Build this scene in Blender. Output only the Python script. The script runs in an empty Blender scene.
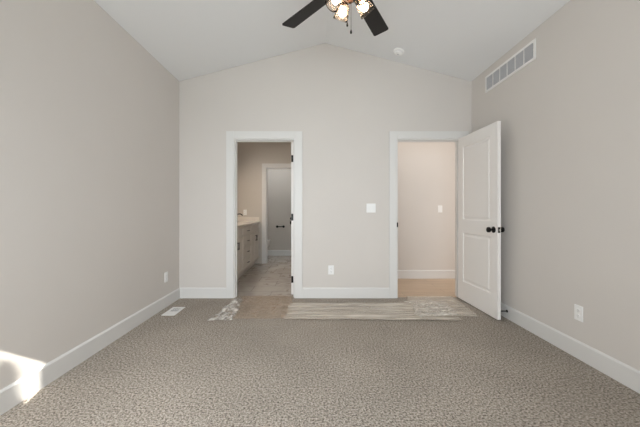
import bpy, bmesh, math, random
from mathutils import Vector, Matrix, noise
random.seed(4)
PI = math.pi
S = bpy.context.scene
COL = S.collection

# ------------------------------------------------------------------ camera, world, sun, lights, exposure
cam = bpy.data.cameras.new('camera')
camo = bpy.data.objects.new('camera', cam); COL.objects.link(camo)
CAMZ = 1.135
camo.location = (0, 0, CAMZ); camo.rotation_euler = (PI/2, 0, 0)
cam.sensor_width = 36.0; cam.sensor_fit = 'HORIZONTAL'
cam.lens = 300.0 * 36.0 / 640.0
cam.shift_x = 5.0/640.0; cam.shift_y = -3.5/640.0
cam.clip_start = 0.02; cam.clip_end = 200
S.camera = camo

w = bpy.data.worlds.new('world'); S.world = w; w.use_nodes = True
bg = w.node_tree.nodes['Background']
bg.inputs['Color'].default_value = (0.62, 0.78, 1.0, 1); bg.inputs['Strength'].default_value = 1.6

def light(name, kind, loc, energy, color, size=None, sizey=None, direction=None, angle=None, spread=None):
    l = bpy.data.lights.new(name, kind); l.energy = energy; l.color = color
    if kind == 'AREA':
        l.shape = 'RECTANGLE'; l.size = size; l.size_y = sizey or size
        if spread: l.spread = spread
    if kind == 'SUN': l.angle = angle
    if kind == 'POINT': l.shadow_soft_size = size
    o = bpy.data.objects.new(name, l); COL.objects.link(o); o.location = loc
    if direction: o.rotation_euler = Vector(direction).to_track_quat('-Z', 'Y').to_euler()
    return o
AZ = math.radians(18)
light('sun', 'SUN', (0.5, -6, 6), 17.0, (1.0, 0.95, 0.88), angle=0.005, direction=(-math.sin(AZ), math.cos(AZ), -0.713))
light('rear_window_daylight', 'AREA', (0.15, -0.50, 1.30), 40.0, (0.875, 0.95, 1.0), 1.8, 1.4, (0, 1, 0.12), spread=math.radians(125))
light('sunny_window_daylight', 'AREA', (-1.27, -0.56, 1.60), 24.0, (0.92, 0.96, 1.0), 0.7, 1.1, (0.15, 1, -0.95), spread=math.radians(110))
light('hall_ceiling_light', 'AREA', (1.5, 4.30, 2.72), 6.6, (1.0, 0.93, 0.86), 1.8, 0.5, (0, 0, -1))
light('hall_end_fill', 'AREA', (3.14, 4.45, 1.25), 10.2, (1.0, 0.96, 0.93), 0.8, 2.2, (-1, 0, 0))  # fill lamp added to even out the hall wall; no window there
light('bathroom_vanity_light', 'AREA', (-1.62, 5.1, 2.12), 11.5, (1.0, 0.86, 0.72), 0.9, 0.12, (0.6, 0, -1))
light('toilet_room_light', 'AREA', (-0.95, 6.75, 2.70), 7.0, (0.90, 0.95, 1.0), 0.5, 0.3, (0, 0, -1))
V = S.view_settings
V.view_transform = 'Standard'; V.look = 'None'; V.gamma = 1.0; V.use_curve_mapping = False
V.exposure = 0.0

# ------------------------------------------------------------------ materials
def lin(c):
    return tuple(((v/255.0)/12.92 if v/255.0 <= 0.04045 else ((v/255.0+0.055)/1.055)**2.4) for v in c)
def mat(name, rgb, rough=0.6, metal=0.0, bump=0.0, bscale=200.0, var=0.0, vscale=3.0, emit=None, estr=0.0, spec=0.5):
    m = bpy.data.materials.new(name); m.use_nodes = True
    nt = m.node_tree; b = nt.nodes['Principled BSDF']
    c = lin(rgb)
    b.inputs['Base Color'].default_value = (*c, 1)
    b.inputs['Roughness'].default_value = rough
    b.inputs['Metallic'].default_value = metal
    b.inputs['Specular IOR Level'].default_value = spec
    tc = nt.nodes.new('ShaderNodeTexCoord')
    if bump:
        n = nt.nodes.new('ShaderNodeTexNoise'); n.inputs['Scale'].default_value = bscale; n.inputs['Detail'].default_value = 3
        nt.links.new(tc.outputs['Object'], n.inputs['Vector'])
        bp = nt.nodes.new('ShaderNodeBump'); bp.inputs['Strength'].default_value = bump; bp.inputs['Distance'].default_value = 0.002
        nt.links.new(n.outputs['Fac'], bp.inputs['Height']); nt.links.new(bp.outputs['Normal'], b.inputs['Normal'])
    if var:
        n = nt.nodes.new('ShaderNodeTexNoise'); n.inputs['Scale'].default_value = vscale; n.inputs['Detail'].default_value = 4
        nt.links.new(tc.outputs['Object'], n.inputs['Vector'])
        r = nt.nodes.new('ShaderNodeValToRGB')
        r.color_ramp.elements[0].position = 0.3; r.color_ramp.elements[1].position = 0.7
        r.color_ramp.elements[0].color = (*[v*(1-var) for v in c], 1); r.color_ramp.elements[1].color = (*[min(1, v*(1+var)) for v in c], 1)
        nt.links.new(n.outputs['Fac'], r.inputs['Fac']); nt.links.new(r.outputs['Color'], b.inputs['Base Color'])
    if emit:
        b.inputs['Emission Color'].default_value = (*emit, 1); b.inputs['Emission Strength'].default_value = estr
    return m
M = {}
M['wall'] = mat('wall_paint', (220, 214, 208), 0.85, bump=0.05, bscale=260, var=0.01, vscale=2, spec=0.25)
M['ceiling'] = mat('ceiling_paint', (240, 240, 240), 0.9, bump=0.06, bscale=180, spec=0.2)
M['bath_wall'] = mat('bathroom_paint', (210, 203, 194), 0.8, bump=0.05, bscale=260, spec=0.25)
M['trim'] = mat('white_trim_paint', (228, 226, 223), 0.45, bump=0.02, bscale=60)
M['door'] = mat('white_door_paint', (246, 242, 238), 0.45, bump=0.03, bscale=90)
M['plastic'] = mat('white_plastic', (250, 249, 247), 0.35, bump=0.01, bscale=50)
M['vent'] = mat('white_enamel', (244, 242, 239), 0.4, bump=0.01, bscale=50)
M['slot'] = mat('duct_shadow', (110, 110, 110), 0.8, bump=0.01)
M['fin'] = mat('grey_vent_fin', (208, 208, 211), 0.5, bump=0.01)
M['black'] = mat('matte_black_metal', (16, 15, 14), 0.38, metal=0.5, bump=0.02, bscale=80)
M['blade'] = mat('espresso_blade', (20, 17, 17), 0.6, bump=0.05, bscale=60, var=0.15, vscale=14)
M['bronze'] = mat('dark_bronze', (70, 48, 36), 0.35, metal=0.8, bump=0.02)
M['steel'] = mat('bright_latch_steel', (220, 216, 208), 0.25, metal=0.7, bump=0.01)
M['vanity'] = mat('vanity_paint', (214, 209, 202), 0.5, bump=0.02)
M['counter'] = mat('vanity_top', (235, 228, 218), 0.2, var=0.03, vscale=8)
M['porcelain'] = mat('porcelain', (240, 238, 234), 0.12, bump=0.005)
M['bulb'] = mat('lit_bulb', (255, 240, 215), 0.4, emit=(1.0, 0.85, 0.66), estr=27.0)
M['tuft'] = mat('leafy_green', (62, 84, 44), 0.8, bump=0.4, bscale=30, var=0.4, vscale=9)
M['bark'] = mat('bark', (84, 66, 50), 0.9, bump=0.5, bscale=40)
M['grass'] = mat('lawn', (104, 122, 70), 0.95, bump=0.3, bscale=60, var=0.25, vscale=5)
M['shade'] = mat('white_roller_fabric', (232, 230, 226), 0.9, bump=0.08, bscale=400)

def carpet_mat():
    m = bpy.data.materials.new('carpet_pile'); m.use_nodes = True
    nt = m.node_tree; N = nt.nodes; L = nt.links; b = N['Principled BSDF']
    tc = N.new('ShaderNodeTexCoord')
    def nz(scale, detail=2, rough=0.6):
        n = N.new('ShaderNodeTexNoise'); n.inputs['Scale'].default_value = scale
        n.inputs['Detail'].default_value = detail; n.inputs['Roughness'].default_value = rough
        L.new(tc.outputs['Object'], n.inputs['Vector']); return n
    n1 = nz(80, 4, 0.8)
    r1 = N.new('ShaderNodeValToRGB'); e = r1.color_ramp.elements
    e[0].position = 0.38; e[0].color = (*lin((88, 80, 71)), 1)
    e[1].position = 0.62; e[1].color = (*lin((214, 204, 192)), 1)
    k = r1.color_ramp.elements.new(0.48); k.color = (*lin((164, 154, 143)), 1)
    L.new(n1.outputs['Fac'], r1.inputs['Fac'])
    n2 = nz(1.3, 2); mr = N.new('ShaderNodeMapRange')
    mr.inputs['From Min'].default_value = 0.35; mr.inputs['From Max'].default_value = 0.65
    mr.inputs['To Min'].default_value = 0.91; mr.inputs['To Max'].default_value = 1.06
    L.new(n2.outputs['Fac'], mr.inputs['Value'])
    hs = N.new('ShaderNodeHueSaturation'); L.new(mr.outputs['Result'], hs.inputs['Value']); L.new(r1.outputs['Color'], hs.inputs['Color'])
    L.new(hs.outputs['Color'], b.inputs['Base Color'])
    b.inputs['Roughness'].default_value = 1.0; b.inputs['Specular IOR Level'].default_value = 0.05
    vo = N.new('ShaderNodeTexVoronoi'); vo.inputs['Scale'].default_value = 150; L.new(tc.outputs['Object'], vo.inputs['Vector'])
    ad = N.new('ShaderNodeMath'); ad.operation = 'SUBTRACT'; L.new(n1.outputs['Fac'], ad.inputs[0]); L.new(vo.outputs['Distance'], ad.inputs[1])
    bp = N.new('ShaderNodeBump'); bp.inputs['Strength'].default_value = 0.6; bp.inputs['Distance'].default_value = 0.006
    L.new(ad.outputs[0], bp.inputs['Height']); L.new(bp.outputs['Normal'], b.inputs['Normal'])
    return m
M['carpet'] = carpet_mat()

def tile_mat():
    m = bpy.data.materials.new('marble_tile'); m.use_nodes = True
    nt = m.node_tree; N = nt.nodes; L = nt.links; b = N['Principled BSDF']
    tc = N.new('ShaderNodeTexCoord')
    n = N.new('ShaderNodeTexNoise'); n.inputs['Scale'].default_value = 1.6; n.inputs['Detail'].default_value = 6; n.inputs['Distortion'].default_value = 1.6
    L.new(tc.outputs['Object'], n.inputs['Vector'])
    r = N.new('ShaderNodeValToRGB'); e = r.color_ramp.elements
    e[0].position = 0.3; e[0].color = (*lin((186, 178, 170)), 1); e[1].position = 0.7; e[1].color = (*lin((212, 205, 198)), 1)
    k = e.new(0.50); k.color = (*lin((200, 193, 185)), 1); k = e.new(0.53); k.color = (*lin((158, 148, 140)), 1); k = e.new(0.56); k.color = (*lin((202, 195, 187)), 1)
    L.new(n.outputs['Fac'], r.inputs['Fac'])
    br = N.new('ShaderNodeTexBrick'); br.inputs['Scale'].default_value = 1.0
    br.inputs['Brick Width'].default_value = 0.60; br.inputs['Row Height'].default_value = 0.30; br.inputs['Mortar Size'].default_value = 0.004
    br.inputs['Mortar'].default_value = (*lin((150, 143, 136)), 1)
    L.new(tc.outputs['Object'], br.inputs['Vector']); L.new(r.outputs['Color'], br.inputs['Color1']); L.new(r.outputs['Color'], br.inputs['Color2'])
    L.new(br.outputs['Color'], b.inputs['Base Color']); b.inputs['Roughness'].default_value = 0.25
    return m
M['tile'] = tile_mat()

def wood_mat():
    m = bpy.data.materials.new('light_oak_boards'); m.use_nodes = True
    nt = m.node_tree; N = nt.nodes; L = nt.links; b = N['Principled BSDF']
    tc = N.new('ShaderNodeTexCoord')
    mp = N.new('ShaderNodeMapping'); mp.inputs['Scale'].default_value = (1.5, 22, 1); L.new(tc.outputs['Object'], mp.inputs['Vector'])
    n = N.new('ShaderNodeTexNoise'); n.inputs['Scale'].default_value = 2; n.inputs['Detail'].default_value = 5; L.new(mp.outputs['Vector'], n.inputs['Vector'])
    r = N.new('ShaderNodeValToRGB'); e = r.color_ramp.elements
    e[0].position = 0.3; e[0].color = (*lin((194, 168, 142)), 1); e[1].position = 0.75; e[1].color = (*lin((214, 190, 162)), 1)
    L.new(n.outputs['Fac'], r.inputs['Fac'])
    br = N.new('ShaderNodeTexBrick'); br.inputs['Scale'].default_value = 1.0; br.inputs['Brick Width'].default_value = 1.2
    br.inputs['Row Height'].default_value = 0.16; br.inputs['Mortar Size'].default_value = 0.0015; br.inputs['Mortar'].default_value = (*lin((120, 92, 66)), 1)
    L.new(tc.outputs['Object'], br.inputs['Vector']); L.new(r.outputs['Color'], br.inputs['Color1'])
    dk = N.new('ShaderNodeHueSaturation'); dk.inputs['Value'].default_value = 0.9; L.new(r.outputs['Color'], dk.inputs['Color']); L.new(dk.outputs['Color'], br.inputs['Color2'])
    L.new(br.outputs['Color'], b.inputs['Base Color']); b.inputs['Roughness'].default_value = 0.35
    return m
M['wood'] = wood_mat()

def film_mat(name, tint, opacity, rgb, streak=(2, 30, 1), lo=0.55, hi=1.5):
    # clear plastic film: mostly see-through, with a gloss and a milky sheen in the creases
    m = bpy.data.materials.new(name); m.use_nodes = True
    nt = m.node_tree; N = nt.nodes; L = nt.links
    for n in list(N): N.remove(n)
    out = N.new('ShaderNodeOutputMaterial'); mix = N.new('ShaderNodeMixShader'); tr = N.new('ShaderNodeBsdfTransparent')
    tr.inputs['Color'].default_value = (*tint, 1)
    p = N.new('ShaderNodeBsdfPrincipled'); p.inputs['Base Color'].default_value = (*lin(rgb), 1); p.inputs['Roughness'].default_value = 0.22
    tc = N.new('ShaderNodeTexCoord'); mp = N.new('ShaderNodeMapping'); mp.inputs['Scale'].default_value = streak; L.new(tc.outputs['Object'], mp.inputs['Vector'])
    n = N.new('ShaderNodeTexNoise'); n.inputs['Scale'].default_value = 1.0; n.inputs['Detail'].default_value = 4; n.inputs['Distortion'].default_value = 0.6
    L.new(mp.outputs['Vector'], n.inputs['Vector'])
    mr = N.new('ShaderNodeMapRange'); mr.inputs['From Min'].default_value = 0.38; mr.inputs['From Max'].default_value = 0.66
    mr.inputs['To Min'].default_value = opacity*lo; mr.inputs['To Max'].default_value = opacity*hi
    L.new(n.outputs['Fac'], mr.inputs['Value']); L.new(mr.outputs['Result'], mix.inputs['Fac'])
    bp = N.new('ShaderNodeBump'); bp.inputs['Strength'].default_value = 0.5; bp.inputs['Distance'].default_value = 0.01
    L.new(n.outputs['Fac'], bp.inputs['Height']); L.new(bp.outputs['Normal'], p.inputs['Normal'])
    L.new(tr.outputs[0], mix.inputs[1]); L.new(p.outputs[0], mix.inputs[2]); L.new(mix.outputs[0], out.inputs['Surface'])
    return m
M['film'] = film_mat('clear_film', (0.995, 0.99, 0.985), 0.46, (240, 230, 216), (1.6, 26, 1))
M['film_tan'] = film_mat('tan_tinted_film', (0.985, 0.968, 0.95), 0.22, (232, 212, 192), (10, 16, 1), 0.3, 2.0)
M['film_fold'] = film_mat('folded_clear_film', (0.995, 0.99, 0.985), 0.42, (244, 238, 228), (5, 20, 1), 0.35, 1.6)
M['film_edge'] = film_mat('crumpled_clear_film', (0.995, 0.99, 0.985), 0.40, (244, 238, 230), (20, 12, 1), 0.05, 2.1)

def glass_mat(name, tint, gloss, glow=0.0):
    m = bpy.data.materials.new(name); m.use_nodes = True
    nt = m.node_tree; N = nt.nodes; L = nt.links
    for n in list(N): N.remove(n)
    out = N.new('ShaderNodeOutputMaterial'); mix = N.new('ShaderNodeMixShader'); tr = N.new('ShaderNodeBsdfTransparent'); g = N.new('ShaderNodeBsdfGlossy')
    tr.inputs['Color'].default_value = (*tint, 1); g.inputs['Roughness'].default_value = 0.04
    fr = N.new('ShaderNodeLayerWeight'); fr.inputs['Blend'].default_value = gloss
    nz = N.new('ShaderNodeTexNoise'); nz.inputs['Scale'].default_value = 20
    bp = N.new('ShaderNodeBump'); bp.inputs['Strength'].default_value = 0.05; L.new(nz.outputs['Fac'], bp.inputs['Height']); L.new(bp.outputs['Normal'], g.inputs['Normal'])
    first = tr
    if glow:
        tl = N.new('ShaderNodeBsdfTranslucent'); tl.inputs['Color'].default_value = (1, 0.88, 0.76, 1)
        df = N.new('ShaderNodeMixShader'); df.inputs['Fac'].default_value = glow; L.new(tr.outputs[0], df.inputs[1]); L.new(tl.outputs[0], df.inputs[2]); first = df
    L.new(fr.outputs['Fresnel'], mix.inputs['Fac']); L.new(first.outputs[0], mix.inputs[1]); L.new(g.outputs[0], mix.inputs[2]); L.new(mix.outputs[0], out.inputs['Surface'])
    return m
M['glass'] = glass_mat('lamp_glass', (0.98, 0.93, 0.88), 0.12, 0.07)
M['pane'] = glass_mat('window_glass', (0.98, 0.99, 0.98), 0.1)

# ------------------------------------------------------------------ mesh helpers
def bx(bm, x0, x1, y0, y1, z0, z1, mtx=None, bev=0.0):
    vs = [Vector((x, y, z)) for x in (x0, x1) for y in (y0, y1) for z in (z0, z1)]
    if mtx: vs = [mtx @ v for v in vs]
    v = [bm.verts.new(c) for c in vs]
    f = [(0, 1, 3, 2), (4, 6, 7, 5), (0, 4, 5, 1), (2, 3, 7, 6), (0, 2, 6, 4), (1, 5, 7, 3)]
    fs = [bm.faces.new([v[i] for i in q]) for q in f]
    if bev:
        es = list({e for q in fs for e in q.edges})
        bmesh.ops.bevel(bm, geom=es, offset=bev, segments=2, affect='EDGES', profile=0.6)
def prism(bm, pts, y0, y1):
    a = [bm.verts.new((x, y0, z)) for x, z in pts]; b = [bm.verts.new((x, y1, z)) for x, z in pts]
    bm.faces.new(a); bm.faces.new(b[::-1])
    n = len(pts)
    for i in range(n): bm.faces.new([a[i], b[i], b[(i+1) % n], a[(i+1) % n]])
def frame_of(d):
    d = Vector(d).normalized(); return d.to_track_quat('Z', 'Y').to_matrix().to_4x4()
def lathe(bm, prof, origin=(0, 0, 0), axis=(0, 0, 1), seg=28, sx=1, sy=1, closed=True):
    m = Matrix.Translation(origin) @ frame_of(axis)
    rings = []
    for r, h in prof:
        if r < 1e-6: rings.append([bm.verts.new(m @ Vector((0, 0, h)))])
        else: rings.append([bm.verts.new(m @ Vector((r*sx*math.cos(2*PI*k/seg), r*sy*math.sin(2*PI*k/seg), h))) for k in range(seg)])
    for a, b in zip(rings, rings[1:]):
        for k in range(seg):
            q = (k+1) % seg
            if len(a) == 1 and len(b) > 1: bm.faces.new([a[0], b[k], b[q]])
            elif len(b) == 1 and len(a) > 1: bm.faces.new([a[k], a[q], b[0]])
            elif len(a) > 1: bm.faces.new([a[k], a[q], b[q], b[k]])
def tube(bm, pts, r, seg=10):
    pts = [Vector(p) for p in pts]
    rings = []
    for i, p in enumerate(pts):
        d = (pts[min(i+1, len(pts)-1)] - pts[max(i-1, 0)]).normalized()
        m = frame_of(d)
        rings.append([bm.verts.new(p + (m @ Vector((r*math.cos(2*PI*k/seg), r*math.sin(2*PI*k/seg), 0)))) for k in range(seg)])
    for a, b in zip(rings, rings[1:]):
        for k in range(seg): bm.faces.new([a[k], a[(k+1) % seg], b[(k+1) % seg], b[k]])
    bm.faces.new(rings[0][::-1]); bm.faces.new(rings[-1])
def obj(name, bm, m, parent=None, smooth=False, label=None, solid=0):
    bmesh.ops.recalc_face_normals(bm, faces=bm.faces)
    me = bpy.data.meshes.new(name); bm.to_mesh(me); bm.free()
    me.materials.append(M[m])
    if smooth:
        for p in me.polygons: p.use_smooth = True
        try: me.set_sharp_from_angle(angle=math.radians(38))
        except Exception: pass
    o = bpy.data.objects.new(name, me); COL.objects.link(o)
    if parent: o.parent = parent
    if label: o['label'] = label
    if solid:
        s = o.modifiers.new('thickness', 'SOLIDIFY'); s.thickness = solid; s.offset = 0
    return o
def tag(o, label, cat, group=None):
    o['label'] = label; o['category'] = cat
    if group: o['group'] = group
    return o
def thing(name, label, cat, loc=(0, 0, 0), rotz=0, group=None):
    o = bpy.data.objects.new(name, None); COL.objects.link(o); o.empty_display_size = 0.05
    o.location = loc; o.rotation_euler = (0, 0, rotz)
    return tag(o, label, cat, group)
def struct(name, bm, m, parent=None, smooth=False):
    o = obj(name, bm, m, parent, smooth)
    if not parent: o['kind'] = 'structure'
    return o
def dup(root, loc, rotz, label, parent=None):
    r = root.copy(); COL.objects.link(r); r.location = loc; r.rotation_euler = (0, 0, rotz); r['label'] = label
    for ch in list(root.children):
        c = ch.copy(); COL.objects.link(c); c.parent = r
        for g in ch.children:
            d = g.copy(); COL.objects.link(d); d.parent = c
    return r
NB = bmesh.new

# ------------------------------------------------------------------ the room
XL, XR, YB, YR = -1.751, 2.020, 3.871, -0.60
XC = (XL+XR)/2; ZE = 2.797; ZP = 3.29; WT = 0.12
OA = (-1.044, -0.261); OB = (1.055, 1.877); ZD = 2.05     # doorway openings
SL = (ZP-ZE)/(XC-XL)

bm = NB(); bx(bm, XL-0.1, XR+0.1, YR-0.1, YB, -0.12, 0)
bx(bm, OA[0], OA[1], YB, YB+0.11, -0.12, 0); bx(bm, OB[0], OB[1], YB, YB+0.03, -0.12, 0)
struct('floor', bm, 'carpet')
bm = NB(); bx(bm, -1.9, 0.30, YB+WT+0.0005, 7.6, -0.12, -0.006); bx(bm, OA[0], OA[1], YB+0.11, YB+WT+0.0005, -0.12, -0.006); struct('floor_bathroom', bm, 'tile')
bm = NB(); bx(bm, 0.42, 3.2, YB+WT, 5.12, -0.12, -0.006); bx(bm, OB[0], OB[1], YB+0.03, YB+WT, -0.12, -0.006); struct('floor_hall', bm, 'wood')

bm = NB()
prism(bm, [(XL-WT, ZE-SL*WT), (XC, ZP), (XR+WT, ZE-SL*WT), (XR+WT, ZE+0.12), (XC, ZP+0.14), (XL-WT, ZE+0.12)], YR-0.15, YB+WT)
struct('ceiling', bm, 'ceiling')
bm = NB(); bx(bm, XL-WT, XL, YR-0.15, YB+WT, -0.12, ZE-0.002); struct('wall_left', bm, 'wall')
bm = NB(); bx(bm, XR, XR+WT, YR-0.15, YB, -0.12, ZE-0.002); struct('wall_right', bm, 'wall')
bm = NB()
for a, b in ((XL, OA[0]), (OA[1], OB[0]), (OB[1], 3.2)): bx(bm, a, b, YB, YB+WT, -0.12, ZD)
prism(bm, [(XL, ZD), (3.2, ZD), (3.2, 2.78), (XR, 2.795), (XC, ZP-0.001), (XL, 2.795)], YB, YB+WT)
struct('wall_back', bm, 'wall')

# rear wall behind the camera, with two windows (one open to the sun, one with a shade added to block the sun)
W1 = (-1.66, -0.873, 0.95, 2.17); W2 = (-0.67, 1.25, 0.60, 2.10)
bm = NB()
R0, R1 = YR-0.15, YR
bx(bm, XL, W1[0], R0, R1, -0.12, 2.795); bx(bm, W1[0], W1[1], R0, R1, -0.12, W1[2]); bx(bm, W1[0], W1[1], R0, R1, W1[3], 2.795)
bx(bm, W1[1], W2[0], R0, R1, -0.12, 2.795); bx(bm, W2[0], W2[1], R0, R1, -0.12, W2[2]); bx(bm, W2[0], W2[1], R0, R1, W2[3], 2.795)
bx(bm, W2[1], XR, R0, R1, -0.12, 2.795)
prism(bm, [(XL, 2.795), (XR, 2.795), (XC, ZP-0.001)], R0, R1)
struct('wall_rear', bm, 'wall')
for i, (a, b, c, d) in enumerate((W1, W2)):
    bm = NB()
    t = 0.004 if i == 0 else 0.05
    for q in ((a, a+t, c, d), (b-t, b, c, d), (a+t, b-t, c, c+t), (a+t, b-t, d-t, d)): bx(bm, q[0], q[1], R0, R0+0.05, q[2], q[3])
    if i: bx(bm, (a+b)/2-0.03, (a+b)/2+0.03, R0, R0+0.05, c+t, d-t)
    wn = struct('window_%d' % (i+1), bm, 'trim')
    bm = NB(); bx(bm, a+t, b-t, R0+0.02, R0+0.026, c+t, d-t); obj('pane', bm, 'pane', wn)
    bm = NB()
    for q in ((a-0.09, a, c-0.09, d+0.09), (b, b+0.09, c-0.09, d+0.09), (a, b, c-0.09, c), (a, b, d, d+0.09)):
        bx(bm, q[0], q[1], R1, R1+0.018, q[2], q[3])
    obj('casing', bm, 'trim', wn)
    if i:
        bm = NB(); bx(bm, a+0.01, b-0.01, R0+0.07, R0+0.073, c, d-0.05); bx(bm, a+0.01, b-0.01, R0+0.06, R0+0.11, d-0.05, d, bev=0.01)
        obj('sun_blocking_shade', bm, 'shade', wn)  # unseen shade added to keep direct sun off the visible floor

# bathroom, toilet room and hall shells
YI = 6.40; YIW = 6.52; YT = 7.50; ZB = 2.76
OC = (-1.046, -0.436)
bm = NB(); bx(bm, -1.92, -1.751, YB+WT, YT+0.1, -0.12, ZB); struct('wall_bathroom_left', bm, 'bath_wall')
bm = NB(); bx(bm, 0.20, 0.30, YB+WT, YI, -0.12, ZB); struct('wall_bathroom_right', bm, 'bath_wall')
bm = NB(); bx(bm, -1.751, OC[0], YI, YIW, -0.12, 2.04); bx(bm, OC[1], 0.30, YI, YIW, -0.12, 2.04); bx(bm, -1.751, 0.30, YI, YIW, 2.04, ZB)
struct('wall_bathroom_far', bm, 'bath_wall')
bm = NB(); bx(bm, -1.751, 0.30, YT, YT+0.1, -0.12, ZB); struct('wall_toilet_room_far', bm, 'bath_wall')
bm = NB(); bx(bm, -0.28, -0.18, YIW, YT, -0.12, ZB); struct('wall_toilet_room_right', bm, 'bath_wall')
bm = NB(); bx(bm, -1.92, 0.30, YB+WT, YT+0.1, ZB, ZB+0.1); struct('ceiling_bathroom', bm, 'ceiling')
YH = 5.005
bm = NB(); bx(bm, 0.42, 3.2, YH, YH+0.12, -0.12, ZB); struct('wall_hall_far', bm, 'wall')
bm = NB(); bx(bm, 0.42, 0.54, YB+WT, YH, -0.12, ZB); struct('wall_hall_left', bm, 'wall')
bm = NB(); bx(bm, 3.2, 3.3, YB, YH+0.12, -0.12, ZB); struct('wall_hall_right', bm, 'wall')
bm = NB(); bx(bm, 0.42, 3.3, YB+WT, YH+0.12, ZB, ZB+0.1); struct('ceiling_hall', bm, 'ceiling')

# baseboards: a board with an eased top edge
BH = 0.134; BT = 0.015
def board_x(name, x0, x1, y, s, z0=0.0):       # runs along x on a wall at y, s = side it faces (-1 toward the camera)
    bm = NB(); pr = [(0, z0), (BT, z0), (BT, BH-0.012), (BT*0.45, BH), (0, BH)]
    a = [bm.verts.new((x0, y+s*d, z)) for d, z in pr]; b = [bm.verts.new((x1, y+s*d, z)) for d, z in pr]
    bm.faces.new(a); bm.faces.new(b[::-1])
    for i in range(5): bm.faces.new([a[i], b[i], b[(i+1) % 5], a[(i+1) % 5]])
    return struct(name, bm, 'trim')
def board_y(name, y0, y1, x, s, z0=0.0):
    bm = NB(); pr = [(0, z0), (BT, z0), (BT, BH-0.012), (BT*0.45, BH), (0, BH)]
    a = [bm.verts.new((x+s*d, y0, z)) for d, z in pr]; b = [bm.verts.new((x+s*d, y1, z)) for d, z in pr]
    bm.faces.new(a); bm.faces.new(b[::-1])
    for i in range(5): bm.faces.new([a[i], b[i], b[(i+1) % 5], a[(i+1) % 5]])
    return struct(name, bm, 'trim')
CW = 0.098
board_y('baseboard_left', YR, YB, XL, 1); board_y('baseboard_right', YR, YB, XR, -1)
board_x('baseboard_back_left', XL+BT, OA[0]-CW, YB, -1); board_x('baseboard_back_middle', OA[1]+CW+0.0, OB[0]-CW, YB, -1)
board_x('baseboard_back_right', OB[1]+CW+0.006, XR-BT, YB, -1)
board_x('baseboard_rear', XL+BT, XR-BT, YR, 1)
board_x('baseboard_hall', 0.54, 3.2, YH, -1, -0.006)
board_x('baseboard_toilet_room', -1.751, -0.28, YT, -1, -0.006)

# door casings and jambs
def casing(name, x0, x1, ztop, y, s, w, z0=0.0):
    bm = NB(); t = 0.018
    ya, yb = sorted((y, y+s*t))
    bx(bm, x0-w, x0, ya, yb, z0, ztop+w, bev=0.003); bx(bm, x1, x1+w, ya, yb, z0, ztop+w, bev=0.003); bx(bm, x0+0.0005, x1-0.0005, ya, yb, ztop, ztop+w, bev=0.003)
    return struct(name, bm, 'trim')
casing('trim_1', OA[0], OA[1], ZD+0.0, YB, -1, CW)
casing('trim_2', OB[0], OB[1], ZD+0.0, YB, -1, CW)
casing('trim_3', OC[0], OC[1], 2.04, YI, -1, 0.085, -0.006)
def jamb(name, x0, x1, ztop, y0, y1, zb=0.0):
    bm = NB(); t = 0.012
    bx(bm, x0-0.0, x0+t, y0, y1, zb, ztop); bx(bm, x1-t, x1, y0, y1, zb, ztop); bx(bm, x0+t, x1-t, y0, y1, ztop-t, ztop)
    ym = (y0+y1)/2                                   # door stop bead
    bx(bm, x0+t, x0+t+0.010, ym-0.015, ym+0.015, zb, ztop-t); bx(bm, x1-t-0.010, x1-t, ym-0.015, ym+0.015, zb, ztop-t); bx(bm, x0+t+0.010, x1-t-0.010, ym-0.015, ym+0.015, ztop-t-0.01, ztop-t)
    return struct(name, bm, 'trim')
jamb('trim_4', OA[0], OA[1], ZD, YB, YB+WT)
jb = jamb('trim_5', OB[0], OB[1], ZD, YB, YB+WT)
jamb('trim_6', OC[0], OC[1], 2.04, YI, YIW, -0.006)
bm = NB(); bx(bm, OB[0]-0.0035, OB[0]+0.012, YB-0.0195, YB-0.0175, 0.915, 0.975); bx(bm, OB[0]-0.0035, OB[0]+0.0005, YB-0.0195, YB+0.03, 0.915, 0.975)
obj('strike_plate', bm, 'black', jb)

# ------------------------------------------------------------------ doors
def panel_side(bm, w, h, y, s, panels):
    xs = [0, 0.115, w-0.115, w]
    def quad(x0, x1, z0, z1, yy=y): bm.faces.new([bm.verts.new(c) for c in ((x0, yy, z0), (x1, yy, z0), (x1, yy, z1), (x0, yy, z1))])
    quad(0, xs[1], 0, h); quad(xs[2], w, 0, h)
    z = 0
    for (a, b) in panels:
        quad(xs[1], xs[2], z, a); z = b
        steps = [(0, 0), (0.010, 0.009), (0.026, 0.009), (0.044, 0.003)]
        prev = None
        for ins, dep in steps:
            r = [bm.verts.new((x, y-s*dep, zz)) for x, zz in ((xs[1]+ins, a+ins), (xs[2]-ins, a+ins), (xs[2]-ins, b-ins), (xs[1]+ins, b-ins))]
            if prev:
                for k in range(4): bm.faces.new([prev[k], prev[(k+1) % 4], r[(k+1) % 4], r[k]])
            prev = r
        bm.faces.new(prev)
    quad(xs[1], xs[2], z, h)
def door_slab(w, h, t):
    bm = NB(); pan = [(0.235, 0.84), (1.00, h-0.125)]
    panel_side(bm, w, h, 0, -1, pan); panel_side(bm, w, h, t, 1, pan)
    for q in (((0, 0, 0), (0, t, 0), (0, t, h), (0, 0, h)), ((w, 0, 0), (w, t, 0), (w, t, h), (w, 0, h)), ((0, 0, 0), (w, 0, 0), (w, t, 0), (0, t, 0)), ((0, 0, h), (w, 0, h), (w, t, h), (0, t, h))):
        bm.faces.new([bm.verts.new(c) for c in q])
    bmesh.ops.remove_doubles(bm, verts=bm.verts, dist=1e-5)
    return bm
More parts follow.
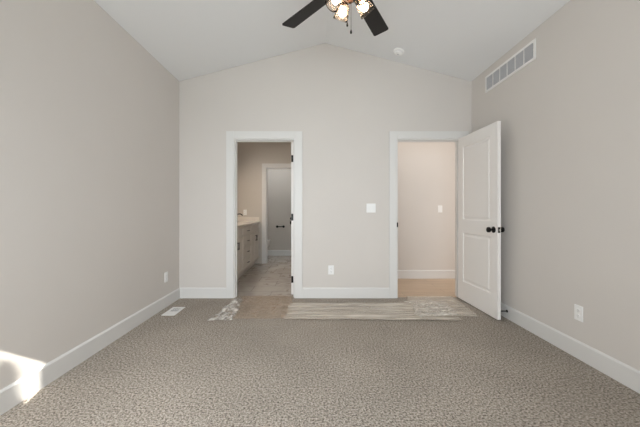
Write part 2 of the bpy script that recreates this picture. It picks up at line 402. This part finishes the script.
def make_door(name, w, h, t, hinge, angle, knob_z, hinge_face):
    # local: hinge edge at x=0, leaf along +x, thickness 0..t in y
    d = struct(name, door_slab(w, h, t), 'door')
    d.location = hinge; d.rotation_euler = (0, 0, angle)
    kx = w-0.062
    for s, y in ((-1, 0.0), (1, t)):
        bm = NB(); lathe(bm, [(0, 0), (0.033, 0), (0.033, 0.004), (0.028, 0.009), (0.012, 0.010), (0.0105, 0.032), (0.018, 0.036), (0.0275, 0.044), (0.0290, 0.054), (0.0265, 0.064), (0.018, 0.070), (0, 0.071)], (kx, y, knob_z), (0, s, 0), 30)
        obj('door_knob', bm, 'black', d, True)
    bm = NB(); bx(bm, w, w+0.0012, t/2-0.013, t/2+0.013, knob_z-0.029, knob_z+0.029); lp = obj('latch_plate', bm, 'black', d)
    bm = NB(); bx(bm, w+0.0012, w+0.011, t/2-0.007, t/2+0.007, knob_z-0.011, knob_z+0.011, bev=0.002); obj('latch', bm, 'steel', lp)
    for z in (0.20, 1.03, h-0.22):
        bm = NB(); bx(bm, -0.0015, 0.0, 0.001, t-0.001, z-0.045, z+0.045)
        yk = -0.006 if hinge_face < 0 else t+0.006
        lathe(bm, [(0, -0.048), (0.0065, -0.047), (0.0065, 0.047), (0, 0.048)], (-0.006, yk, z), (0, 0, 1), 14)
        obj('hinge', bm, 'black', d, True)
    return d
# bedroom door, swung wide open into the room (hinged on the right jamb)
a1 = math.radians(180+91.9)
make_door('door_1', 0.788, 2.03, 0.035, (1.836, YB-0.022, 0.014), a1, 0.916, 1)['label'] = 'white two-panel door swung open beside right wall'
# bathroom door, opened straight back into the bathroom
make_door('door_2', 0.705, 2.03, 0.035, (OA[1]-0.020, YB+WT+0.006, 0.010), PI/2, 0.93, -1)
# toilet room door
make_door('door_3', 0.585, 2.02, 0.035, (OC[1]-0.016, YIW+0.006, 0.006), math.radians(93.0), 0.93, 1)

# ------------------------------------------------------------------ door stop
t = thing('door_stop', 'black rod door stop on the right baseboard behind the open door', 'door stop', (XR-BT, 3.13, 0.080))
bm = NB(); lathe(bm, [(0, 0), (0.014, 0), (0.013, 0.005), (0.006, 0.007), (0.0048, 0.012), (0.0048, 0.088), (0, 0.088)], (0, 0, 0), (-1, 0, 0), 18); obj('rod', bm, 'black', t, True)
bm = NB(); lathe(bm, [(0, 0.088), (0.009, 0.088), (0.009, 0.097), (0.006, 0.100), (0, 0.100)], (0, 0, 0), (-1, 0, 0), 18); obj('rubber_tip', bm, 'black', t, True)

# ------------------------------------------------------------------ wall plates (local: plate in xz, facing -y, back at y=0)
def make_outlet(loc, rz, label, group):
    t = thing('wall_outlet', label, 'outlet', loc, rz, group)
    bm = NB(); bx(bm, -0.036, 0.036, -0.006, 0, -0.058, 0.058, bev=0.002); obj('cover_plate', bm, 'plastic', t)
    for s in (-1, 1):
        bm = NB(); lathe(bm, [(0, 0), (0.0165, 0), (0.0165, 0.002), (0.015, 0.0028), (0, 0.0028)], (0, -0.0058, s*0.021), (0, -1, 0), 24, sx=1.0, sy=0.86)
        r = obj('receptacle', bm, 'plastic', t, True)
        bm = NB()
        for x, h in ((-0.0062, 0.0045), (0.0062, 0.0035)): bx(bm, x-0.001, x+0.001, -0.0090, -0.0085, s*0.021-h+0.003, s*0.021+h+0.003)
        lathe(bm, [(0, 0), (0.0024, 0), (0.0024, 0.0005), (0, 0.0005)], (0, -0.0086, s*0.021-0.008), (0, -1, 0), 10)
        obj('slot', bm, 'slot', r)
    return t
G = 'duplex wall outlets'
o1 = make_outlet((XL, 3.525, 0.348), -PI/2, 'white outlet low on the left wall near the floor vent', G)
o1.rotation_euler = (0, 0, PI/2)
dup(o1, (0.207, YB, 0.362), 0, 'white outlet on the back wall between the two doorways')
dup(o1, (XR, 2.295, 0.347), -PI/2, 'white outlet low on the right wall near the camera')
dup(o1, (-1.491, YI, 1.085), 0, 'white outlet on the bathroom wall above the vanity counter')
def make_switch(loc, rz, label, n, name='light_switch'):
    t = thing(name, label, 'light switch', loc, rz)
    w = 0.036 + 0.023*(n-1)
    bm = NB(); bx(bm, -w, w, -0.006, 0, -0.058, 0.058, bev=0.002); obj('cover_plate', bm, 'plastic', t)
    for k in range(n):
        x = (k-(n-1)/2)*0.046
        bm = NB(); bx(bm, x-0.0165, x+0.0165, -0.0075, -0.0055, -0.033, 0.033, bev=0.0007)
        m = Matrix.Translation((x, -0.0075, 0)) @ Matrix.Rotation(math.radians(5), 4, 'X')
        bx(bm, -0.014, 0.014, -0.0025, 0.001, -0.030, 0.030, mtx=m)
        obj('rocker', bm, 'plastic', t)
    return t
make_switch(((371-315)/77.5, YB, 1.160), 0, 'white double rocker switch on the back wall beside the right doorway', 2)
make_switch(((440-315)/300*YH, YH, 1.152), 0, 'white single rocker switch on the hall wall seen through the right doorway', 1)

# ------------------------------------------------------------------ return air vent on the right wall
VY0, VY1, VZ0, VZ1 = 2.742, 3.544, 2.515, 2.705
t = thing('wall_vent', 'long white six-section air vent high on the right wall', 'vent', (XR, (VY0+VY1)/2, (VZ0+VZ1)/2))
hw, hh = (VY1-VY0)/2, (VZ1-VZ0)/2
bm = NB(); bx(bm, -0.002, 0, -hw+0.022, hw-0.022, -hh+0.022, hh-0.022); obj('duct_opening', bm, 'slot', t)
bm = NB(); b = 0.024
bx(bm, -0.009, 0, -hw, hw, hh-b, hh, bev=0.002); bx(bm, -0.009, 0, -hw, hw, -hh, -hh+b, bev=0.002)
bx(bm, -0.009, 0, -hw, -hw+b, -hh+b, hh-b); bx(bm, -0.009, 0, hw-b, hw, -hh+b, hh-b)
pit = (2*hw-2*b)/6
for k in range(1, 6):
    y = -hw+b+k*pit; bx(bm, -0.009, -0.001, y-0.005, y+0.005, -hh+b, hh-b)
obj('vent_frame', bm, 'vent', t)
for k in range(6):
    bm = NB(); y0 = -hw+b+k*pit+0.006; y1 = y0+pit-0.012
    for j in range(11):
        z = -hh+b+0.006+j*0.0131
        m = Matrix.Translation((-0.006, 0, z)) @ Matrix.Rotation(math.radians(38), 4, 'Y')
        bx(bm, -0.0055, 0.0055, y0, y1, -0.0008, 0.0008, mtx=m)
    obj('louvre_section', bm, 'fin', t)

# ------------------------------------------------------------------ floor register
t = thing('floor_vent', 'white metal floor vent in the carpet by the left wall', 'vent', (-1.580, 3.355, 0.0))
bm = NB()
W, H = 0.070, 0.136
for q in ((-W, W, -H, -H+0.04), (-W, W, H-0.04, H), (-W, -W+0.024, -H+0.04, H-0.04), (W-0.024, W, -H+0.04, H-0.04), (-W+0.024, W-0.024, -0.096, -0.015)):
    bx(bm, q[0], q[1], q[2], q[3], 0.001, 0.007)
obj('vent_frame', bm, 'vent', t)
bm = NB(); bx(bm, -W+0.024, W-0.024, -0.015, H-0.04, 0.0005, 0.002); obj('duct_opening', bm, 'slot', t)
bm = NB()
for k in range(6):
    x = -W+0.030+k*0.0185; bx(bm, x-0.0022, x+0.0022, -0.015, H-0.04, 0.002, 0.0065)
bx(bm, -W+0.024, W-0.024, 0.045, 0.049, 0.002, 0.0066)
obj('grille', bm, 'vent', t)

# ------------------------------------------------------------------ smoke detector on the sloped ceiling
sx, sy = 1.016, 3.63; sz = ZP-SL*(sx-XC)
nrm = Vector((-SL, 0, -1)).normalized()
t = thing('smoke_detector', 'round white smoke detector on the right slope of the ceiling', 'smoke detector', (sx, sy, sz))
bm = NB(); lathe(bm, [(0, 0), (0.064, 0), (0.064, 0.012), (0.060, 0.018), (0, 0.018)], (0, 0, 0), nrm, 40); obj('base_plate', bm, 'plastic', t, True)
bm = NB(); lathe(bm, [(0, 0.018), (0.050, 0.018), (0.050, 0.022), (0.046, 0.036), (0.036, 0.042), (0, 0.044)], (0, 0, 0), nrm, 40); cv = obj('cover', bm, 'plastic', t, True)
bm = NB(); lathe(bm, [(0.0505, 0.0195), (0.0515, 0.021), (0.0505, 0.0225), (0.049, 0.021), (0.0505, 0.0195)], (0, 0, 0), nrm, 40)
lathe(bm, [(0, 0.0435), (0.010, 0.0435), (0.010, 0.0455), (0, 0.0458)], (0, 0, 0), nrm, 20); obj('test_button', bm, 'fin', cv, True)

# ------------------------------------------------------------------ ceiling fan
FX, FY, FZ = 0.224, 1.904, 2.600
fan = thing('ceiling_fan', 'ceiling fan with dark square-ended blades and four lit clear glass lamps', 'ceiling fan', (FX, FY, FZ))
ztop = ZP-SL*abs(FX-XC) - FZ
bm = NB(); lathe(bm, [(0, 0.012), (0.070, 0.012), (0.068, -0.03), (0.045, -0.065), (0.016, -0.075), (0, -0.075)], (0, 0, ztop), (SL*0.99, 0, 1), 32); obj('canopy', bm, 'bronze', fan, True)
bm = NB(); lathe(bm, [(0, 0.10), (0.013, 0.10), (0.013, ztop-0.05), (0, ztop-0.05)], (0, 0, 0), (0, 0, 1), 20); obj('downrod', bm, 'bronze', fan, True)
bm = NB(); lathe(bm, [(0, 0.150), (0.022, 0.150), (0.030, 0.120), (0.085, 0.105), (0.105, 0.080), (0.108, 0.040), (0.098, 0.018), (0.060, 0.008), (0, 0.008)], seg=40); obj('motor_housing', bm, 'bronze', fan, True)
R = 0.660
for deg in (132, 60.5, 204, 276, 348):
    a = math.radians(deg)
    m = Matrix.Rotation(a, 4, 'Z') @ Matrix.Rotation(math.radians(-11), 4, 'X')
    bm = NB(); out = []
    r0, r1, w0, w1, cr = 0.17, R, 0.052, 0.063, 0.016
    out += [(r0, -w0), (r1-cr, -w1)]
    for k in range(1, 6): th = -PI/2+k*PI/10; out.append((r1-cr+cr*math.cos(th), -w1+cr+cr*math.sin(th)))
    for k in range(0, 6): th = k*PI/10; out.append((r1-cr+cr*math.cos(th), w1-cr+cr*math.sin(th)))
    out += [(r0, w0), (r0-0.015, w0-0.02), (r0-0.015, -w0+0.02)]
    lo = [bm.verts.new(m @ Vector((x, y, -0.004))) for x, y in out]; hi = [bm.verts.new(m @ Vector((x, y, 0.004))) for x, y in out]
    bm.faces.new(lo); bm.faces.new(hi[::-1])
    for i in range(len(out)): bm.faces.new([lo[i], lo[(i+1) % len(out)], hi[(i+1) % len(out)], hi[i]])
    bl = obj('blade', bm, 'blade', fan)
    bm = NB(); bx(bm, 0.085, 0.150, -0.014, 0.014, 0.000, 0.012, mtx=Matrix.Rotation(a, 4, 'Z'), bev=0.002)
    bx(bm, 0.145, 0.235, -0.030, 0.030, 0.004, 0.009, mtx=m, bev=0.002)
    obj('blade_arm', bm, 'bronze', bl)
bm = NB(); lathe(bm, [(0, 0.008), (0.052, 0.008), (0.056, -0.03), (0.055, -0.100), (0.042, -0.125), (0.016, -0.138), (0.010, -0.152), (0, -0.154)], seg=36); kit = obj('light_kit', bm, 'bronze', fan, True)
for deg in (200, 115, 20, -65):
    a = math.radians(deg); u = Vector((math.cos(a), math.sin(a), 0)); til = math.radians(40)
    ax = (u*math.sin(til) + Vector((0, 0, -math.cos(til)))).normalized()
    base = u*0.056 + Vector((0, 0, -0.102))
    bm = NB(); tube(bm, [u*0.03+Vector((0, 0, -0.095)), base, base+ax*0.012], 0.008)
    lathe(bm, [(0, 0.0), (0.018, 0.0), (0.020, 0.006), (0.020, 0.030), (0.015, 0.032), (0, 0.032)], base, ax, 22)
    sock = obj('lamp_socket', bm, 'bronze', fan, True)
    bm = NB(); lathe(bm, [(0.021, 0.010), (0.030, 0.020), (0.039, 0.040), (0.044, 0.070), (0.047, 0.095), (0.051, 0.112)], base, ax, 32)
    obj('lamp_shade', bm, 'glass', fan, True, solid=0.002, label='clear glass lamp shade')
    bm = NB(); lathe(bm, [(0, 0.094), (0.012, 0.091), (0.022, 0.082), (0.0255, 0.070), (0.022, 0.056), (0.014, 0.042), (0.012, 0.033), (0, 0.033)], base, ax, 24)
    obj('bulb', bm, 'bulb', fan, True)
for (x, y, zt, ze) in ((-0.018, 0.010, -0.12, -0.278), (0.004, -0.006, -0.14, -0.333)):
    bm = NB()
    lathe(bm, [(0, zt), (0.0014, zt), (0.0014, ze), (0, ze)], (x, y, 0), (0, 0, 1), 8); ch = obj('pull_chain', bm, 'bronze', fan)
    bm = NB(); lathe(bm, [(0, 0.010), (0.003, 0.008), (0.0062, -0.004), (0.0062, -0.012), (0.004, -0.017), (0, -0.018)], (x, y, ze), (0, 0, 1), 14); obj('pull_knob', bm, 'black', ch, True)

# ------------------------------------------------------------------ plastic film on the carpet
def film(name, corners, nx, ny, amp, fx, fy, m, label, base=0.004, ragged=0.0, seed=0, cat='plastic sheet'):
    c = [Vector((p[0]+0.01*p[1], p[1], 0)) for p in corners]   # front-left, front-right, back-right, back-left
    bm = NB(); g = []
    for j in range(ny+1):
        row = []
        for i in range(nx+1):
            u, v = i/nx, j/ny
            p = (c[0]*(1-u)+c[1]*u)*(1-v) + (c[3]*(1-u)+c[2]*u)*v
            n1 = noise.noise(Vector((p.x*fx+seed, p.y*fy, seed*1.7)))
            n2 = noise.noise(Vector((p.x*fx*2.3+seed*3, p.y*fy*2.1, 5.1)))
            edge = min(1.0, 8*min(u, 1-u, v, 1-v)+0.25)
            h = (abs(n1)*1.2+abs(n2)*0.6)*amp*edge
            e = ragged*(1-min(1, 10*min(u, 1-u, v, 1-v)))
            dx = e*noise.noise(Vector((p.x*9+seed, p.y*9, 2.0))); dy = e*noise.noise(Vector((p.x*9, p.y*9+seed, 7.0)))*0.7
            row.append(bm.verts.new((p.x+dx, p.y+dy, base+h)))
        g.append(row)
    for j in range(ny):
        for i in range(nx): bm.faces.new([g[j][i], g[j][i+1], g[j+1][i+1], g[j+1][i]])
    o = obj(name, bm, m, None, True, solid=0.0006)
    o.data.polygons.foreach_set('use_smooth', [True]*len(o.data.polygons))
    return tag(o, label, cat)
film('plastic_film', [(-0.98, 3.12), (-0.30, 3.13), (-0.335, 3.955), (-1.015, 3.955)], 60, 60, 0.006, 9, 9, 'film_tan', 'tan tinted plastic film over the carpet in front of the left doorway', 0.003, 0.03, 3)
film('plastic_film', [(-1.09, 3.06), (-0.86, 3.06), (-0.95, 3.80), (-1.06, 3.80)], 60, 70, 0.022, 16, 9, 'film_edge', 'crumpled clear plastic film edge left of the tan film', 0.011, 0.06, 8)
film('plastic_film', [(-0.34, 3.09), (1.46, 3.05), (1.46, 3.62), (-0.34, 3.62)], 180, 70, 0.010, 1.6, 22, 'film', 'long wrinkled strip of clear plastic film along the back wall', 0.014, 0.02, 1)
film('plastic_film', [(1.02, 3.20), (1.70, 3.20), (1.76, 3.94), (1.16, 3.94)], 70, 60, 0.006, 6, 10, 'film', 'clear plastic film lying into the right doorway by the open door', 0.003, 0.03, 5)
# twisted folds at the right-hand end of the long strip
film('plastic_film', [(1.02, 3.10), (1.50, 3.13), (1.50, 3.62), (1.10, 3.66)], 80, 80, 0.024, 9, 7, 'film_fold', 'bunched clear plastic film folded over the right end of the long strip', 0.030, 0.10, 11)

# ------------------------------------------------------------------ bathroom vanity
VX = -1.20
van = thing('bathroom_vanity', 'light grey shaker vanity cabinet with drawers in the bathroom', 'vanity', (VX, 5.25, -0.006))
Y0, Y1 = 4.12-5.25, 6.385-5.25
bm = NB(); bx(bm, -0.535, -0.002, Y0, Y1, 0.125, 0.861); obj('cabinet_body', bm, 'vanity', van)
bm = NB(); bx(bm, -0.535, -0.075, Y0, Y1, 0.0, 0.125); obj('toe_kick', bm, 'vanity', van)
def shaker(name, y0, y1, z0, z1, rail=0.045):
    bm = NB(); bx(bm, -0.002, 0.010, y0, y1, z0, z1)
    for q in ((y0, y1, z0, z0+rail), (y0, y1, z1-rail, z1), (y0, y0+rail, z0+rail, z1-rail), (y1-rail, y1, z0+rail, z1-rail)): bx(bm, 0.010, 0.018, *q)
    return obj(name, bm, 'vanity', van)
def pull(p, y, z, vertical):
    bm = NB(); L = 0.055
    a, b = ((0.018, y, z-L), (0.018, y, z+L)) if vertical else ((0.018, y-L, z), (0.018, y+L, z))
    o = Vector((0.028, 0, 0)); A, B = Vector(a), Vector(b)
    k = Vector((0, 0, 0.01)) if vertical else Vector((0, 0.01, 0))
    tube(bm, [A+k, A+k+o], 0.004, 8); tube(bm, [B-k, B-k+o], 0.004, 8); tube(bm, [A+o, B+o], 0.005, 8)
    obj('pull_handle', bm, 'black', p, True)
ya, yb, yc = 4.94-5.25, 5.56-5.25, 6.36-5.25
for (p, q) in ((Y0+0.01, ya), (yb, yc)):
    mid = (p+q)/2
    bm_ = shaker('false_front', p+0.004, q-0.004, 0.705, 0.855, 0.035)
    for (c, d, hy) in ((p+0.004, mid-0.002, mid-0.035), (mid+0.002, q-0.004, mid+0.035)):
        dr = shaker('cabinet_door', c, d, 0.140, 0.697); pull(dr, hy, 0.590, True)
for (z0, z1) in ((0.140, 0.320), (0.328, 0.508), (0.516, 0.697), (0.705, 0.855)):
    dr = shaker('drawer', ya+0.006, yb-0.006, z0, z1, 0.030); pull(dr, (ya+yb)/2, (z0+z1)/2, False)
bm = NB(); bx(bm, -1.750, VX+0.02, 4.10, YI-0.002, 0.862, 0.896, bev=0.003); bx(bm, -1.750, -1.73, 4.10, YI-0.002, 0.895, 0.99); bx(bm, -1.73, VX+0.015, YI-0.02, YI-0.002, 0.895, 0.985)
tag(obj('vanity_countertop', bm, 'counter'), 'pale stone countertop on the bathroom vanity', 'countertop')
t = thing('bathroom_faucet', 'black faucet on the bathroom vanity countertop', 'faucet', (-1.60, 6.02, 0.897))
bm = NB(); lathe(bm, [(0, 0), (0.026, 0), (0.024, 0.008), (0.015, 0.012), (0.015, 0.14), (0, 0.14)], seg=20)
tube(bm, [(0, 0, 0.12), (0.05, 0, 0.155), (0.10, 0, 0.16), (0.135, 0, 0.145), (0.14, 0, 0.12)], 0.010, 12); obj('spout', bm, 'black', t, True)
bm = NB(); tube(bm, [(0, 0, 0.14), (-0.01, 0, 0.16), (-0.03, 0, 0.19)], 0.006, 10); obj('lever', bm, 'black', t, True)

# ------------------------------------------------------------------ toilet (bowl faces +x, tank against the left wall)
t = thing('toilet', 'white toilet glimpsed past the left casing of the inner doorway', 'toilet', (-1.745, 7.03, -0.006))
bm = NB()
def loft(bm, secs, seg=32):
    rings = [[bm.verts.new((cx+rx*math.cos(2*PI*k/seg), ry*math.sin(2*PI*k/seg), z)) for k in range(seg)] for cx, rx, ry, z in secs]
    for a, b in zip(rings, rings[1:]):
        for k in range(seg): bm.faces.new([a[k], a[(k+1) % seg], b[(k+1) % seg], b[k]])
    bm.faces.new(rings[0][::-1]); bm.faces.new(rings[-1])
loft(bm, [(0.38, 0.22, 0.11, 0), (0.38, 0.215, 0.105, 0.03), (0.38, 0.18, 0.09, 0.14), (0.42, 0.21, 0.13, 0.24), (0.455, 0.245, 0.175, 0.34), (0.46, 0.25, 0.185, 0.385), (0.46, 0.245, 0.18, 0.40)])
bx(bm, 0.04, 0.26, -0.10, 0.10, 0.16, 0.40, bev=0.02); obj('bowl', bm, 'porcelain', t, True)
bm = NB(); loft(bm, [(0.46, 0.25, 0.187, 0.402), (0.46, 0.255, 0.190, 0.412), (0.46, 0.25, 0.187, 0.420)]); obj('seat', bm, 'porcelain', t, True)
bm = NB(); loft(bm, [(0.455, 0.25, 0.187, 0.422), (0.455, 0.252, 0.188, 0.434), (0.455, 0.235, 0.175, 0.444)]); obj('seat_lid', bm, 'porcelain', t, True)
bm = NB(); bx(bm, 0.012, 0.205, -0.215, 0.215, 0.40, 0.74, bev=0.025); tk = obj('tank', bm, 'porcelain', t, True)
bm = NB(); bx(bm, 0.006, 0.215, -0.225, 0.225, 0.742, 0.775, bev=0.01); obj('tank_lid', bm, 'porcelain', tk, True)
bm = NB(); bx(bm, 0.207, 0.225, -0.17, -0.10, 0.68, 0.70, bev=0.004); obj('flush_lever', bm, 'black', tk, True)
# paper holder
t = thing('toilet_paper_holder', 'black toilet paper holder on the far wall of the toilet room', 'paper holder', (-0.865, YT, 0.72))
bm = NB()
bm.free()
for s in (-1, 1):
    bm = NB(); lathe(bm, [(0, 0), (0.030, 0), (0.030, 0.008), (0.011, 0.010), (0.011, 0.055), (0, 0.055)], (s*0.080, 0, 0), (0, -1, 0), 22)
    obj('bracket', bm, 'black', t, True)
bm = NB(); tube(bm, [(-0.095, -0.055, 0), (0.095, -0.055, 0)], 0.011, 14); obj('roller', bm, 'black', t, True)

# ------------------------------------------------------------------ outside the rear window
bm = NB(); bx(bm, -15, 15, -25, YR-0.15, -0.5, -0.14)
struct('ground', bm, 'grass')
t = thing('shadow_cypress', 'slim cypress form added outside the rear window to cast a shadow', 'shadow caster', (-0.158, -3.2, -0.14))  # unseen tree added to throw the dark blob in the sun patch
bm = NB(); lathe(bm, [(0, 0), (0.06, 0), (0.05, 0.5), (0, 0.5)], seg=12); obj('trunk', bm, 'bark', t, True)
bm = NB(); lathe(bm, [(0, 4.10), (0.012, 4.09), (0.021, 4.05), (0.028, 3.97), (0.036, 3.88), (0.07, 3.83), (0.12, 3.72), (0.20, 2.6), (0.30, 1.4), (0.30, 0.7), (0.12, 0.4), (0, 0.38)], seg=40)  # tip and shoulder shaped to shade the wall patch and the floor strip
obj('foliage', bm, 'tuft', t, True)
